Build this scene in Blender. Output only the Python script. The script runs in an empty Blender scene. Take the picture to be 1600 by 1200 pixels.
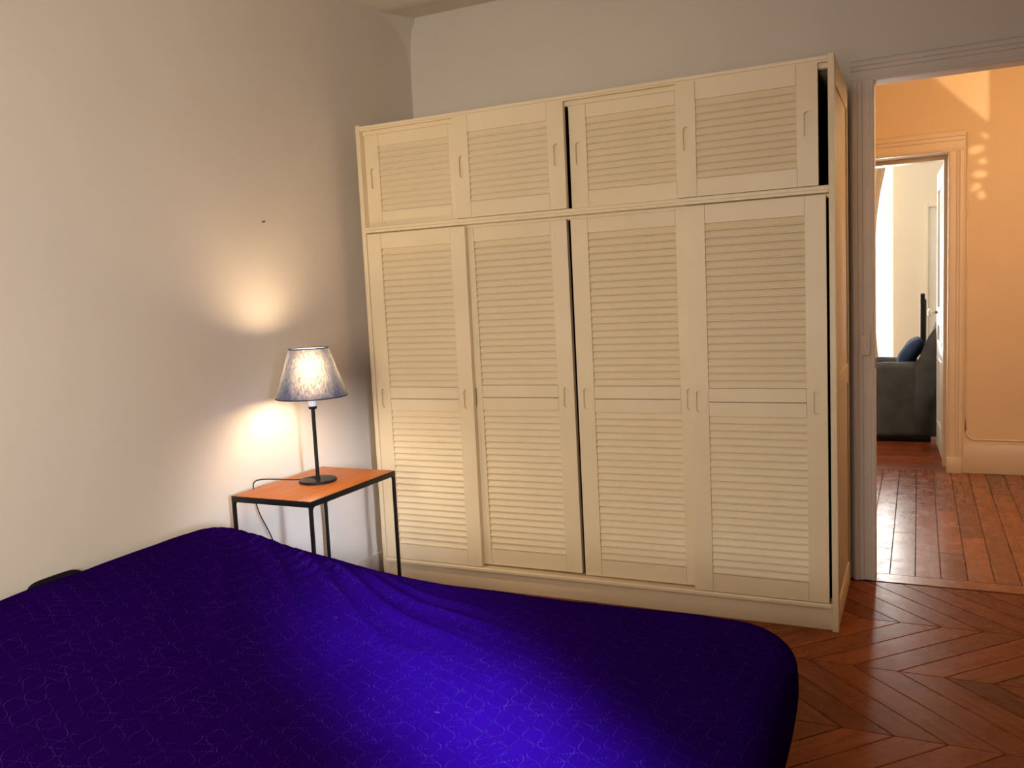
import bpy, bmesh, math, random
from mathutils import Vector, Matrix, noise
random.seed(7)
scn = bpy.context.scene
COL = scn.collection
PI = math.pi

# ------------------------------------------------------------------ camera
F_PX, YAW, PITCH, ROLL = 1338.07, -0.4458, -0.1050, -0.0481
CAM_H = 1.5
fwd = Vector((math.sin(YAW)*math.cos(PITCH), math.cos(YAW)*math.cos(PITCH), math.sin(PITCH)))
rgt = Vector((math.cos(YAW), -math.sin(YAW), 0.0))
upv = rgt.cross(fwd)
c_, s_ = math.cos(ROLL), math.sin(ROLL)
rr = c_*rgt + s_*upv
uu = -s_*rgt + c_*upv
cd = bpy.data.cameras.new('camera')
cd.sensor_fit = 'HORIZONTAL'; cd.sensor_width = 36.0
cd.lens = F_PX/1600.0*36.0
cd.clip_start = 0.05
cam = bpy.data.objects.new('camera', cd); COL.objects.link(cam)
m = Matrix.Identity(4)
for i in range(3):
    m[i][0] = rr[i]; m[i][1] = uu[i]; m[i][2] = -fwd[i]
m[0][3], m[1][3], m[2][3] = 0, 0, CAM_H
cam.matrix_world = m
scn.camera = cam

# ------------------------------------------------------------------ view / world
scn.view_settings.view_transform = 'Standard'
scn.view_settings.look = 'None'
scn.view_settings.gamma = 1.0
scn.view_settings.use_curve_mapping = False
scn.view_settings.exposure = 0.0
w = bpy.data.worlds.new('sky'); scn.world = w; w.use_nodes = True
wb = w.node_tree.nodes['Background']
wb.inputs[0].default_value = (1.0, 0.99, 0.96, 1); wb.inputs[1].default_value = 2.2

scn.cycles.max_bounces = 8; scn.cycles.glossy_bounces = 3; scn.cycles.transmission_bounces = 4
scn.cycles.caustics_reflective = False; scn.cycles.caustics_refractive = False

# ------------------------------------------------------------------ key positions (metres)
D = 3.738            # wardrobe front
W = 4.488            # bedroom back wall
XW = -2.707          # left wall
XR = 1.75            # right wall
YN = -1.25           # near wall (behind the camera)
ZC = 3.090           # ceiling
W2 = W + 0.11        # hall side of the back wall
H2 = 7.157           # hall far wall
R2 = 7.50            # room side of that wall
RF = 11.0            # far wall of the second room

# ------------------------------------------------------------------ window light
def area(name, loc, target, sx, sy, power, color, spread=180):
    l = bpy.data.lights.new(name, 'AREA'); l.shape = 'RECTANGLE'; l.size = sx; l.size_y = sy
    l.energy = power; l.color = color; l.spread = math.radians(spread)
    o = bpy.data.objects.new(name, l); COL.objects.link(o)
    o.location = loc
    d = Vector(target) - Vector(loc)
    o.rotation_euler = d.to_track_quat('-Z', 'Y').to_euler()
    return o
# daylight through the window in the right wall (beside the photographer)
area('window_daylight_right', (XR+0.10, -0.40, 1.85), (-1.02, 1.80, 0.45), 0.22, 0.45, 8.5, (0.42, 0.64, 1.0), 10)
area('window_daylight_right_low', (XR+0.10, -0.40, 1.50), (-2.35, 3.05, 0.45), 0.30, 0.5, 3.6, (0.72, 0.80, 1.0), 16)
# softer daylight through the French window behind the photographer
area('window_daylight_near', (-0.75, YN-0.10, 1.75), (-3.6, 3.0, 0.55), 1.1, 1.7, 62, (1.0, 0.885, 0.765), 110)
# the second room's window
area('window_daylight_far', (-0.85, RF+0.16, 1.65), (-0.85, 0.0, 1.65), 1.25, 2.5, 185, (1.0, 0.97, 0.92), 170)

# ------------------------------------------------------------------ helpers
def obj(name, me, mat=None, parent=None, loc=None, rot=None):
    o = bpy.data.objects.new(name, me); COL.objects.link(o)
    if mat is not None and me is not None and not me.materials: me.materials.append(mat)
    if parent is not None: o.parent = parent
    if loc is not None: o.location = loc
    if rot is not None: o.rotation_euler = rot
    return o
def empty(name, loc=(0,0,0), rotz=0.0):
    o = bpy.data.objects.new(name, None); COL.objects.link(o)
    o.empty_display_size = 0.1; o.location = loc; o.rotation_euler = (0,0,rotz)
    return o
def tag(o, label, cat, group=None):
    o['label'] = label; o['category'] = cat
    if group: o['group'] = group
    return o
def struct(o, label=None):
    o['kind'] = 'structure'
    if label: o['label'] = label
    return o
class MB:
    """collects shapes into one bmesh"""
    def __init__(self): self.bm = bmesh.new()
    def box(self, x0,x1,y0,y1,z0,z1, bev=0.0, seg=2, mtx=None):
        vs = [self.bm.verts.new((x,y,z)) for x in (x0,x1) for y in (y0,y1) for z in (z0,z1)]
        idx = [(0,1,3,2),(4,6,7,5),(0,4,5,1),(2,3,7,6),(0,2,6,4),(1,5,7,3)]
        fs = [self.bm.faces.new([vs[i] for i in f]) for f in idx]
        out = vs
        if bev > 0:
            es = list({e for f in fs for e in f.edges})
            r = bmesh.ops.bevel(self.bm, geom=es, offset=bev, segments=seg, affect='EDGES', profile=0.5)
            out = list({v for f in r['faces'] for v in f.verts} | {v for v in vs if v.is_valid})
        if mtx is not None:
            bmesh.ops.transform(self.bm, matrix=mtx, verts=out)
        return self
    def tube(self, pts, r, n=10, cap=True, closed=False):
        pts = [Vector(p) for p in pts]; rings = []
        rad = r if isinstance(r, (list,tuple)) else [r]*len(pts)
        N = len(pts); prev = None
        for i,p in enumerate(pts):
            if closed: t = (pts[(i+1)%N]-pts[i-1]).normalized()
            else: t = (pts[min(i+1,N-1)]-pts[max(i-1,0)]).normalized()
            if prev is None:
                a = Vector((0,0,1)) if abs(t.z) < .9 else Vector((1,0,0))
                u = t.cross(a).normalized()
            else:
                u = (prev - t*prev.dot(t)).normalized()
            prev = u; v = t.cross(u)
            rings.append([self.bm.verts.new(p + rad[i]*(math.cos(2*PI*k/n)*u + math.sin(2*PI*k/n)*v)) for k in range(n)])
        for i in range(N if closed else N-1):
            A, B = rings[i], rings[(i+1)%N]
            for k in range(n):
                self.bm.faces.new([A[k],A[(k+1)%n],B[(k+1)%n],B[k]])
        if cap and not closed:
            self.bm.faces.new(rings[0][::-1]); self.bm.faces.new(rings[-1])
        return self
    def lathe(self, prof, c=(0,0), n=40, close=False):
        rings = []
        for r,z in prof:
            if r < 1e-6: rings.append([self.bm.verts.new((c[0],c[1],z))])
            else: rings.append([self.bm.verts.new((c[0]+r*math.cos(2*PI*k/n), c[1]+r*math.sin(2*PI*k/n), z)) for k in range(n)])
        P = list(zip(rings, rings[1:]))
        if close: P.append((rings[-1], rings[0]))
        for A,B in P:
            for k in range(n):
                k2 = (k+1)%n
                if len(A)==1 and len(B)==1: continue
                if len(A)==1: self.bm.faces.new([A[0],B[k2],B[k]])
                elif len(B)==1: self.bm.faces.new([A[k],A[k2],B[0]])
                else: self.bm.faces.new([A[k],A[k2],B[k2],B[k]])
        return self
    def prism(self, poly, axis, a, b):
        """poly: 2-D outline, extruded along axis (0,1,2) from a to b"""
        def mk(p, t):
            if axis==0: return (t,p[0],p[1])
            if axis==1: return (p[0],t,p[1])
            return (p[0],p[1],t)
        A = [self.bm.verts.new(mk(p,a)) for p in poly]; B = [self.bm.verts.new(mk(p,b)) for p in poly]
        n = len(poly)
        self.bm.faces.new(A); self.bm.faces.new(B[::-1])
        for i in range(n): self.bm.faces.new([A[i],B[i],B[(i+1)%n],A[(i+1)%n]])
        return self
    def mesh(self, name, mat=None, smooth=False, angle=None):
        bmesh.ops.recalc_face_normals(self.bm, faces=self.bm.faces)
        me = bpy.data.meshes.new(name); self.bm.to_mesh(me); self.bm.free()
        if mat is not None: me.materials.append(mat)
        if smooth:
            me.polygons.foreach_set('use_smooth', [True]*len(me.polygons))
            if angle is not None: me.set_sharp_from_angle(angle=math.radians(angle))
        return me
    def build(self, name, mat, parent=None, loc=None, rot=None, smooth=False, angle=None):
        return obj(name, self.mesh(name, mat, smooth, angle), None, parent, loc, rot)
def bx(name, mat, x0,x1,y0,y1,z0,z1, parent=None, bev=0.0, seg=2):
    return MB().box(x0,x1,y0,y1,z0,z1,bev,seg).build(name, mat, parent, smooth=bev>0, angle=40)

# ------------------------------------------------------------------ materials
def nd(nt, t, **kw):
    n = nt.nodes.new(t)
    for k,v in kw.items(): setattr(n, k, v)
    return n
def base_mat(name, color, rough=0.5, spec=0.5):
    m = bpy.data.materials.new(name); m.use_nodes = True
    b = m.node_tree.nodes['Principled BSDF']
    b.inputs['Base Color'].default_value = (*color,1); b.inputs['Roughness'].default_value = rough
    b.inputs['Specular IOR Level'].default_value = spec
    return m, m.node_tree, b
def ramp(nt, stops):
    r = nd(nt, 'ShaderNodeValToRGB'); el = r.color_ramp.elements
    while len(el) < len(stops): el.new(0.5)
    for e,(p,c) in zip(el, stops): e.position = p; e.color = (*c,1)
    return r
def noisy(name, c1, c2, scale=8.0, rough=0.6, bump=0.0, bscale=200.0, detail=4.0, spec=0.5, stretch=None):
    m, nt, b = base_mat(name, c1, rough, spec)
    tc = nd(nt,'ShaderNodeTexCoord'); n = nd(nt,'ShaderNodeTexNoise')
    n.inputs['Scale'].default_value = scale; n.inputs['Detail'].default_value = detail
    src = tc.outputs['Object']
    if stretch:
        mp = nd(nt,'ShaderNodeMapping'); mp.inputs['Scale'].default_value = stretch
        nt.links.new(src, mp.inputs[0]); src = mp.outputs[0]
    nt.links.new(src, n.inputs['Vector'])
    r = ramp(nt, [(0.3,c1),(0.7,c2)]); nt.links.new(n.outputs['Fac'], r.inputs[0]); nt.links.new(r.outputs[0], b.inputs['Base Color'])
    if bump > 0:
        n2 = nd(nt,'ShaderNodeTexNoise'); n2.inputs['Scale'].default_value = bscale; n2.inputs['Detail'].default_value = 3
        nt.links.new(src, n2.inputs['Vector'])
        bp = nd(nt,'ShaderNodeBump'); bp.inputs['Strength'].default_value = bump; bp.inputs['Distance'].default_value = 0.002
        nt.links.new(n2.outputs['Fac'], bp.inputs['Height']); nt.links.new(bp.outputs[0], b.inputs['Normal'])
    return m
M = {}
M['plaster'] = noisy('plaster', (.70,.635,.555), (.735,.67,.585), 1.6, .75, .12, 60, spec=.25)
M['ceiling'] = noisy('ceiling_paint', (.80,.74,.65), (.83,.77,.68), 1.2, .85, .05, 60, spec=.2)
M['hallwall'] = noisy('hall_plaster', (.78,.62,.42), (.81,.65,.45), 1.8, .7, .06, 60, spec=.25)
M['roomwall'] = noisy('room_plaster', (.86,.80,.68), (.88,.82,.71), 1.8, .8, .05, 60, spec=.2)
M['trim'] = noisy('trim_paint', (.66,.60,.54), (.70,.64,.58), 5, .6, .08, 90, spec=.3)
M['halltrim'] = noisy('hall_trim_paint', (.74,.62,.44), (.78,.66,.48), 5, .35, .06, 90)
M['whitepaint'] = noisy('white_paint', (.80,.77,.72), (.84,.81,.76), 5, .35, .05, 90)
M['black'] = noisy('black_metal', (.004,.004,.004), (.008,.007,.007), 30, .4, .05, 300, spec=.22)
M['inside_shade'] = noisy('wardrobe_inside_shade', (.035,.018,.010), (.02,.011,.007), 3, .8)  # shade of the deep interior, put into the colour as dark brown
M['white_plastic'] = noisy('white_plastic', (.78,.74,.68), (.80,.76,.70), 5, .3)
M['porcelain'] = noisy('porcelain', (.78,.77,.72), (.74,.72,.66), 10, .15)
M['brass'] = noisy('dark_brass', (.12,.05,.02), (.18,.08,.035), 30, .4)
M['slipcover'] = noisy('grey_slipcover', (.075,.078,.082), (.105,.108,.112), 9, .95, .5, 240, spec=.1)
M['cushion'] = noisy('blue_cushion_cloth', (.020,.035,.085), (.03,.05,.11), 12, .9, .4, 260, spec=.1)
M['blackcloth'] = noisy('black_cloth', (.006,.005,.008), (.012,.010,.014), 12, .9, .4, 260, spec=.1)
M['basecloth'] = noisy('bed_base_cloth', (.10,.11,.12), (.14,.15,.16), 12, .9, .4, 260, spec=.1)

def cream_paint():
    m, nt, b = base_mat('cream_wardrobe_paint', (.74,.62,.43), .42, .45)
    tc = nd(nt,'ShaderNodeTexCoord')
    n = nd(nt,'ShaderNodeTexNoise'); n.inputs['Scale'].default_value = 2.2; n.inputs['Detail'].default_value = 5
    nt.links.new(tc.outputs['Object'], n.inputs['Vector'])
    r = ramp(nt, [(.3,(.76,.625,.40)),(.7,(.82,.685,.455))]); nt.links.new(n.outputs['Fac'], r.inputs[0])
    # small chips and scuffs
    n2 = nd(nt,'ShaderNodeTexNoise'); n2.inputs['Scale'].default_value = 17; n2.inputs['Detail'].default_value = 8; n2.inputs['Roughness'].default_value = .75
    nt.links.new(tc.outputs['Object'], n2.inputs['Vector'])
    r2 = ramp(nt, [(.665,(0,0,0)),(.70,(1,1,1))]); nt.links.new(n2.outputs['Fac'], r2.inputs[0])
    mx = nd(nt,'ShaderNodeMix', data_type='RGBA'); nt.links.new(r2.outputs[0], mx.inputs['Factor'])
    nt.links.new(r.outputs[0], mx.inputs['A']); mx.inputs['B'].default_value = (.36,.27,.17,1)
    nt.links.new(mx.outputs['Result'], b.inputs['Base Color'])
    n3 = nd(nt,'ShaderNodeTexNoise'); n3.inputs['Scale'].default_value = 60; n3.inputs['Detail'].default_value = 3
    mp = nd(nt,'ShaderNodeMapping'); mp.inputs['Scale'].default_value = (1,1,.25); nt.links.new(tc.outputs['Object'], mp.inputs[0]); nt.links.new(mp.outputs[0], n3.inputs['Vector'])
    bp = nd(nt,'ShaderNodeBump'); bp.inputs['Strength'].default_value = .12; bp.inputs['Distance'].default_value = .002
    nt.links.new(n3.outputs['Fac'], bp.inputs['Height']); nt.links.new(bp.outputs[0], b.inputs['Normal'])
    return m
M['cream'] = cream_paint()

def wood_floor(name, dark, mid, light, rough=.28, spec_=.3, var=.08):
    """grain runs along the piece's own local X; tone differs from piece to piece"""
    m, nt, b = base_mat(name, mid, rough, .5)
    tc = nd(nt,'ShaderNodeTexCoord'); oi = nd(nt,'ShaderNodeObjectInfo'); ge = nd(nt,'ShaderNodeNewGeometry')
    ad = nd(nt,'ShaderNodeMath', operation='ADD'); nt.links.new(oi.outputs['Random'], ad.inputs[0]); nt.links.new(ge.outputs['Random Per Island'], ad.inputs[1])
    fr = nd(nt,'ShaderNodeMath', operation='FRACT'); nt.links.new(ad.outputs[0], fr.inputs[0])
    uv = nd(nt,'ShaderNodeUVMap')
    off = nd(nt,'ShaderNodeVectorMath', operation='SCALE'); cb = nd(nt,'ShaderNodeCombineXYZ')
    nt.links.new(fr.outputs[0], cb.inputs[0]); nt.links.new(fr.outputs[0], cb.inputs[1]); nt.links.new(cb.outputs[0], off.inputs[0]); off.inputs['Scale'].default_value = 37.0
    va = nd(nt,'ShaderNodeVectorMath', operation='ADD'); nt.links.new(uv.outputs[0], va.inputs[0]); nt.links.new(off.outputs[0], va.inputs[1])
    mp = nd(nt,'ShaderNodeMapping'); mp.inputs['Scale'].default_value = (1.2,14,1); nt.links.new(va.outputs[0], mp.inputs[0])
    n = nd(nt,'ShaderNodeTexNoise'); n.inputs['Scale'].default_value = 3.0; n.inputs['Detail'].default_value = 7; n.inputs['Roughness'].default_value = .6
    nt.links.new(mp.outputs[0], n.inputs['Vector'])
    r = ramp(nt, [(.25,dark),(.5,mid),(.8,light)]); nt.links.new(n.outputs['Fac'], r.inputs[0])
    hs = nd(nt,'ShaderNodeHueSaturation'); nt.links.new(r.outputs[0], hs.inputs['Color'])
    mr = nd(nt,'ShaderNodeMapRange'); mr.inputs['To Min'].default_value = .72; mr.inputs['To Max'].default_value = 1.25
    nt.links.new(fr.outputs[0], mr.inputs['Value']); nt.links.new(mr.outputs[0], hs.inputs['Value'])
    nt.links.new(hs.outputs[0], b.inputs['Base Color']); b.inputs['Specular IOR Level'].default_value = spec_
    # uneven varnish
    n2 = nd(nt,'ShaderNodeTexNoise'); n2.inputs['Scale'].default_value = 9; n2.inputs['Detail'].default_value = 8; n2.inputs['Roughness'].default_value = .7
    geo = ge.outputs['Position']; nt.links.new(geo, n2.inputs['Vector'])
    mr2 = nd(nt,'ShaderNodeMapRange'); mr2.inputs['From Min'].default_value=.3; mr2.inputs['From Max'].default_value=.7
    mr2.inputs['To Min'].default_value = rough-var; mr2.inputs['To Max'].default_value = rough+var*1.5
    nt.links.new(n2.outputs['Fac'], mr2.inputs['Value']); nt.links.new(mr2.outputs[0], b.inputs['Roughness'])
    bp = nd(nt,'ShaderNodeBump'); bp.inputs['Strength'].default_value = .10; bp.inputs['Distance'].default_value = .0012
    mxh = nd(nt,'ShaderNodeMath', operation='ADD'); nt.links.new(n2.outputs['Fac'], mxh.inputs[0]); nt.links.new(n.outputs['Fac'], mxh.inputs[1])
    nt.links.new(mxh.outputs[0], bp.inputs['Height']); nt.links.new(bp.outputs[0], b.inputs['Normal'])
    return m
M['chevron'] = wood_floor('oak_chevron', (.15,.036,.008), (.235,.060,.013), (.32,.098,.022), .27, .06, .04)
M['hallplank'] = wood_floor('hall_oak', (.17,.055,.016), (.27,.090,.028), (.36,.135,.048), .24, .32, .07)
M['roomplank'] = wood_floor('room_oak', (.16,.035,.010), (.24,.055,.016), (.30,.085,.026), .32)
M['subfloor'] = noisy('dark_joint', (.018,.006,.003), (.03,.010,.005), 20, .8)

def teak():
    m, nt, b = base_mat('orange_teak', (.42,.15,.035), .38, .2)
    tc = nd(nt,'ShaderNodeTexCoord'); mp = nd(nt,'ShaderNodeMapping'); mp.inputs['Scale'].default_value = (16,1.3,1)
    nt.links.new(tc.outputs['Object'], mp.inputs[0])
    n = nd(nt,'ShaderNodeTexNoise'); n.inputs['Scale'].default_value = 4; n.inputs['Detail'].default_value = 7
    nt.links.new(mp.outputs[0], n.inputs['Vector'])
    r = ramp(nt, [(.3,(.34,.085,.010)),(.55,(.44,.125,.016)),(.8,(.52,.17,.028))]); nt.links.new(n.outputs['Fac'], r.inputs[0]); nt.links.new(r.outputs[0], b.inputs['Base Color'])
    return m
M['teak'] = teak()

def quilt():
    """deep violet-blue cotton with stitched wavy lines and dotted rows (flat thread work)"""
    m, nt, b = base_mat('violet_blue_quilt', (.03,.008,.30), 1.0, .0)
    tc = nd(nt,'ShaderNodeTexCoord')
    mp = nd(nt,'ShaderNodeMapping'); mp.inputs['Rotation'].default_value = (0,0,math.radians(-32))
    nt.links.new(tc.outputs['Object'], mp.inputs[0])
    # slow warp
    nw = nd(nt,'ShaderNodeTexNoise'); nw.inputs['Scale'].default_value = 5; nt.links.new(tc.outputs['Object'], nw.inputs['Vector'])
    sb = nd(nt,'ShaderNodeVectorMath', operation='SUBTRACT'); nt.links.new(nw.outputs['Color'], sb.inputs[0]); sb.inputs[1].default_value=(.5,.5,.5)
    sc_ = nd(nt,'ShaderNodeVectorMath', operation='SCALE'); nt.links.new(sb.outputs[0], sc_.inputs[0]); sc_.inputs['Scale'].default_value=.045
    av = nd(nt,'ShaderNodeVectorMath', operation='ADD'); nt.links.new(mp.outputs[0], av.inputs[0]); nt.links.new(sc_.outputs[0], av.inputs[1])
    sx = nd(nt,'ShaderNodeSeparateXYZ'); nt.links.new(av.outputs[0], sx.inputs[0])
    def mth(op,a,bv=None,cv=None):
        n = nd(nt,'ShaderNodeMath', operation=op)
        for i,v in enumerate((a,bv,cv)):
            if v is None: continue
            if isinstance(v,(int,float)): n.inputs[i].default_value = v
            else: nt.links.new(v, n.inputs[i])
        return n.outputs[0]
    U, V = sx.outputs[0], sx.outputs[1]
    def wavy(u, v, period, amp, lam, sign, width):
        s = mth('SINE', mth('MULTIPLY', v, 2*PI/lam))
        t = mth('MULTIPLY_ADD', s, amp*sign, u)
        f = mth('FRACT', mth('DIVIDE', t, period))
        dd = mth('ABSOLUTE', mth('SUBTRACT', f, .5))
        return mth('LESS_THAN', dd, width/period)
    w1 = wavy(U, V, .060, .0105, .086, 1, .0008)
    w2 = wavy(mth('ADD',U,.030), V, .060, .0105, .086, -1, .0008)
    wl = mth('MAXIMUM', w1, w2)
    # dotted rows running across
    dr = wavy(V, U, .030, .008, .30, 1, .0009)
    dots = mth('GREATER_THAN', mth('SINE', mth('MULTIPLY', U, 2*PI/.0085)), .1)
    n5 = nd(nt,'ShaderNodeTexNoise'); n5.inputs['Scale'].default_value = 11; nt.links.new(tc.outputs['Object'], n5.inputs['Vector'])
    patch = mth('GREATER_THAN', n5.outputs['Fac'], .50)
    dl = mth('MULTIPLY', mth('MULTIPLY', dr, dots), patch)
    # worn thread: uneven strength
    n6 = nd(nt,'ShaderNodeTexNoise'); n6.inputs['Scale'].default_value = 26; nt.links.new(tc.outputs['Object'], n6.inputs['Vector'])
    wear = mth('MULTIPLY_ADD', n6.outputs['Fac'], 2.2, -.80)
    allm = mth('MULTIPLY', mth('MAXIMUM', mth('MULTIPLY', wl, .65), dl), wear)
    vo = nd(nt,'ShaderNodeTexVoronoi'); vo.inputs['Scale'].default_value = 5.2
    mpv = nd(nt,'ShaderNodeMapping'); mpv.inputs['Scale'].default_value = (.6,1.3,1); mpv.inputs['Rotation'].default_value = (0,0,.6)
    nt.links.new(tc.outputs['Object'], mpv.inputs[0]); nt.links.new(mpv.outputs[0], vo.inputs['Vector'])
    lint = mth('LESS_THAN', vo.outputs['Distance'], .026)
    allm = mth('MAXIMUM', allm, mth('MULTIPLY', lint, mth('MULTIPLY', n6.outputs['Fac'], 1.1)))
    # fine weave
    n7 = nd(nt,'ShaderNodeTexNoise'); n7.inputs['Scale'].default_value = 420; nt.links.new(tc.outputs['Object'], n7.inputs['Vector'])
    r = ramp(nt, [(.3,(.0095,.0007,.052)),(.7,(.0165,.0012,.092))]); nt.links.new(n7.outputs['Fac'], r.inputs[0])
    mx = nd(nt,'ShaderNodeMix', data_type='RGBA', clamp_factor=True); nt.links.new(allm, mx.inputs['Factor']); nt.links.new(r.outputs[0], mx.inputs['A']); mx.inputs['B'].default_value = (.085,.045,.25,1)
    nt.links.new(mx.outputs['Result'], b.inputs['Base Color'])
    bp = nd(nt,'ShaderNodeBump'); bp.inputs['Strength'].default_value = .35; bp.inputs['Distance'].default_value = .0015
    hh = mth('ADD', mth('MULTIPLY', wl, -.8), mth('MULTIPLY', n7.outputs['Fac'], .5))
    nt.links.new(hh, bp.inputs['Height']); nt.links.new(bp.outputs[0], b.inputs['Normal'])
    return m
M['quilt'] = quilt()

def shade_cloth():
    m = bpy.data.materials.new('blue_linen_shade'); m.use_nodes = True; nt = m.node_tree
    nt.nodes.clear()
    out = nd(nt,'ShaderNodeOutputMaterial'); tc = nd(nt,'ShaderNodeTexCoord')
    mp = nd(nt,'ShaderNodeMapping'); mp.inputs['Scale'].default_value = (1,1,.30); nt.links.new(tc.outputs['Object'], mp.inputs[0])
    n = nd(nt,'ShaderNodeTexNoise'); n.inputs['Scale'].default_value = 130; n.inputs['Detail'].default_value = 5; n.inputs['Roughness'].default_value=.7
    nt.links.new(mp.outputs[0], n.inputs['Vector'])
    r = ramp(nt, [(.3,(.03,.058,.145)),(.7,(.075,.125,.28))]); nt.links.new(n.outputs['Fac'], r.inputs[0])
    r2 = ramp(nt, [(.32,(.006,.007,.009)),(.72,(.07,.075,.08))]); nt.links.new(n.outputs['Fac'], r2.inputs[0])
    d = nd(nt,'ShaderNodeBsdfDiffuse'); t = nd(nt,'ShaderNodeBsdfTranslucent')
    nt.links.new(r.outputs[0], d.inputs[0]); nt.links.new(r2.outputs[0], t.inputs[0])
    a = nd(nt,'ShaderNodeMixShader'); a.inputs[0].default_value = .12
    nt.links.new(d.outputs[0], a.inputs[1]); nt.links.new(t.outputs[0], a.inputs[2])
    # light that comes straight through the weave, scattered forward
    rf = nd(nt,'ShaderNodeBsdfRefraction'); rf.inputs['IOR'].default_value = 1.7; rf.inputs['Roughness'].default_value = 1.0
    r3 = ramp(nt, [(.32,(.10,.09,.07)),(.72,(.75,.68,.55))]); nt.links.new(n.outputs['Fac'], r3.inputs[0]); nt.links.new(r3.outputs[0], rf.inputs['Color'])
    a2_ = nd(nt,'ShaderNodeMixShader'); a2_.inputs[0].default_value = .055
    nt.links.new(a.outputs[0], a2_.inputs[1]); nt.links.new(rf.outputs[0], a2_.inputs[2]); nt.links.new(a2_.outputs[0], out.inputs[0])
    return m
M['shade'] = shade_cloth()
def emit(name, color, strength):
    m = bpy.data.materials.new(name); m.use_nodes = True; b = m.node_tree.nodes['Principled BSDF']
    b.inputs['Base Color'].default_value = (*color,1); b.inputs['Emission Color'].default_value = (*color,1); b.inputs['Emission Strength'].default_value = strength
    return m
M['bulb'] = emit('warm_bulb', (1.0,.71,.43), 230.0)
M['socket'] = emit('frosted_socket', (1.0,.90,.78), 0.0)
def curtain_cloth():
    m = bpy.data.materials.new('curtain_cloth'); m.use_nodes = True; nt = m.node_tree; nt.nodes.clear()
    out = nd(nt,'ShaderNodeOutputMaterial'); d = nd(nt,'ShaderNodeBsdfDiffuse'); t = nd(nt,'ShaderNodeBsdfTranslucent')
    tc = nd(nt,'ShaderNodeTexCoord'); n = nd(nt,'ShaderNodeTexNoise'); n.inputs['Scale'].default_value = 120; nt.links.new(tc.outputs['Object'], n.inputs['Vector'])
    r = ramp(nt, [(.3,(.42,.32,.22)),(.7,(.52,.40,.28))]); nt.links.new(n.outputs['Fac'], r.inputs[0])
    nt.links.new(r.outputs[0], d.inputs[0]); nt.links.new(r.outputs[0], t.inputs[0])
    a = nd(nt,'ShaderNodeMixShader'); a.inputs[0].default_value = .3
    nt.links.new(d.outputs[0], a.inputs[1]); nt.links.new(t.outputs[0], a.inputs[2]); nt.links.new(a.outputs[0], out.inputs[0])
    return m
M['curtain'] = curtain_cloth()
def glass():
    m, nt, b = base_mat('window_glass', (1,1,1), .02, .5)
    out = [n for n in nt.nodes if n.type=='OUTPUT_MATERIAL'][0]
    tr = nd(nt,'ShaderNodeBsdfTransparent'); gl = nd(nt,'ShaderNodeBsdfGlossy'); gl.inputs['Roughness'].default_value = .02
    a = nd(nt,'ShaderNodeMixShader'); a.inputs[0].default_value = .06
    nt.links.new(tr.outputs[0], a.inputs[1]); nt.links.new(gl.outputs[0], a.inputs[2]); nt.links.new(a.outputs[0], out.inputs[0])
    return m
M['glass'] = glass()

# ================================================================== STRUCTURE
DL, DR, DZ = -0.190, 0.72, 2.410         # bedroom doorway
# back wall with its doorway
mb = MB()
mb.box(XW-.15, DL-.012, W, W2, 0, ZC+.14); mb.box(DR+.012, XR+.35, W, W2, 0, ZC+.14); mb.box(DL-.012, DR+.012, W, W2, DZ+.012, ZC+.14)
struct(mb.build('wall_back', M['plaster']))
# left wall with a rounded cove into the ceiling; the cove hangs lower in the far corner
def left_wall():
    bm = bmesh.new(); rows = []
    ys = [YN-.1 + (4.10-YN+.1)*i/20.0 for i in range(21)] + [4.10+(W+.015-4.10)*i/30 for i in range(1,31)]
    zs = [-.02,.8,1.6,2.4,2.7] + [2.7+(ZC+.06-2.7)*i/30 for i in range(1,31)]
    def yb(z):
        k = [(2.72,W+.02),(2.85,4.475),(2.93,4.45),(3.00,4.40),(3.06,4.32),(3.10,4.16),(3.2,4.05)]
        for (z0,y0),(z1,y1) in zip(k,k[1:]):
            if z0 <= z <= z1: return y0+(y1-y0)*(z-z0)/(z1-z0)
        return W+.02 if z < 2.8 else 4.05
    for y in ys:
        rows.append([bm.verts.new((XW + .13*max(0.0, y-yb(z)), y, z)) for z in zs])
    for A,B in zip(rows, rows[1:]):
        for i in range(len(A)-1): bm.faces.new([A[i],A[i+1],B[i+1],B[i]])
    x1 = XW-.16
    q = [bm.verts.new(p) for p in ((x1,ys[0],-.02),(x1,ys[-1],-.02),(x1,ys[-1],ZC+.06),(x1,ys[0],ZC+.06))]
    bm.faces.new(q)
    me = bpy.data.meshes.new('wall_left'); bm.to_mesh(me); bm.free()
    me.materials.append(M['plaster']); me.polygons.foreach_set('use_smooth',[True]*len(me.polygons))
    return obj('wall_left', me)
struct(left_wall())
# ceiling with a shallow cove along the back wall
mb = MB()
prof = [(YN-.2,ZC),(4.22,ZC),(W,ZC+.036),(W,ZC+.14),(YN-.2,ZC+.14)]
mb.prism([(y,z) for y,z in prof], 0, XW-.15, XR+.35)
struct(mb.build('ceiling', M['ceiling']))
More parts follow.
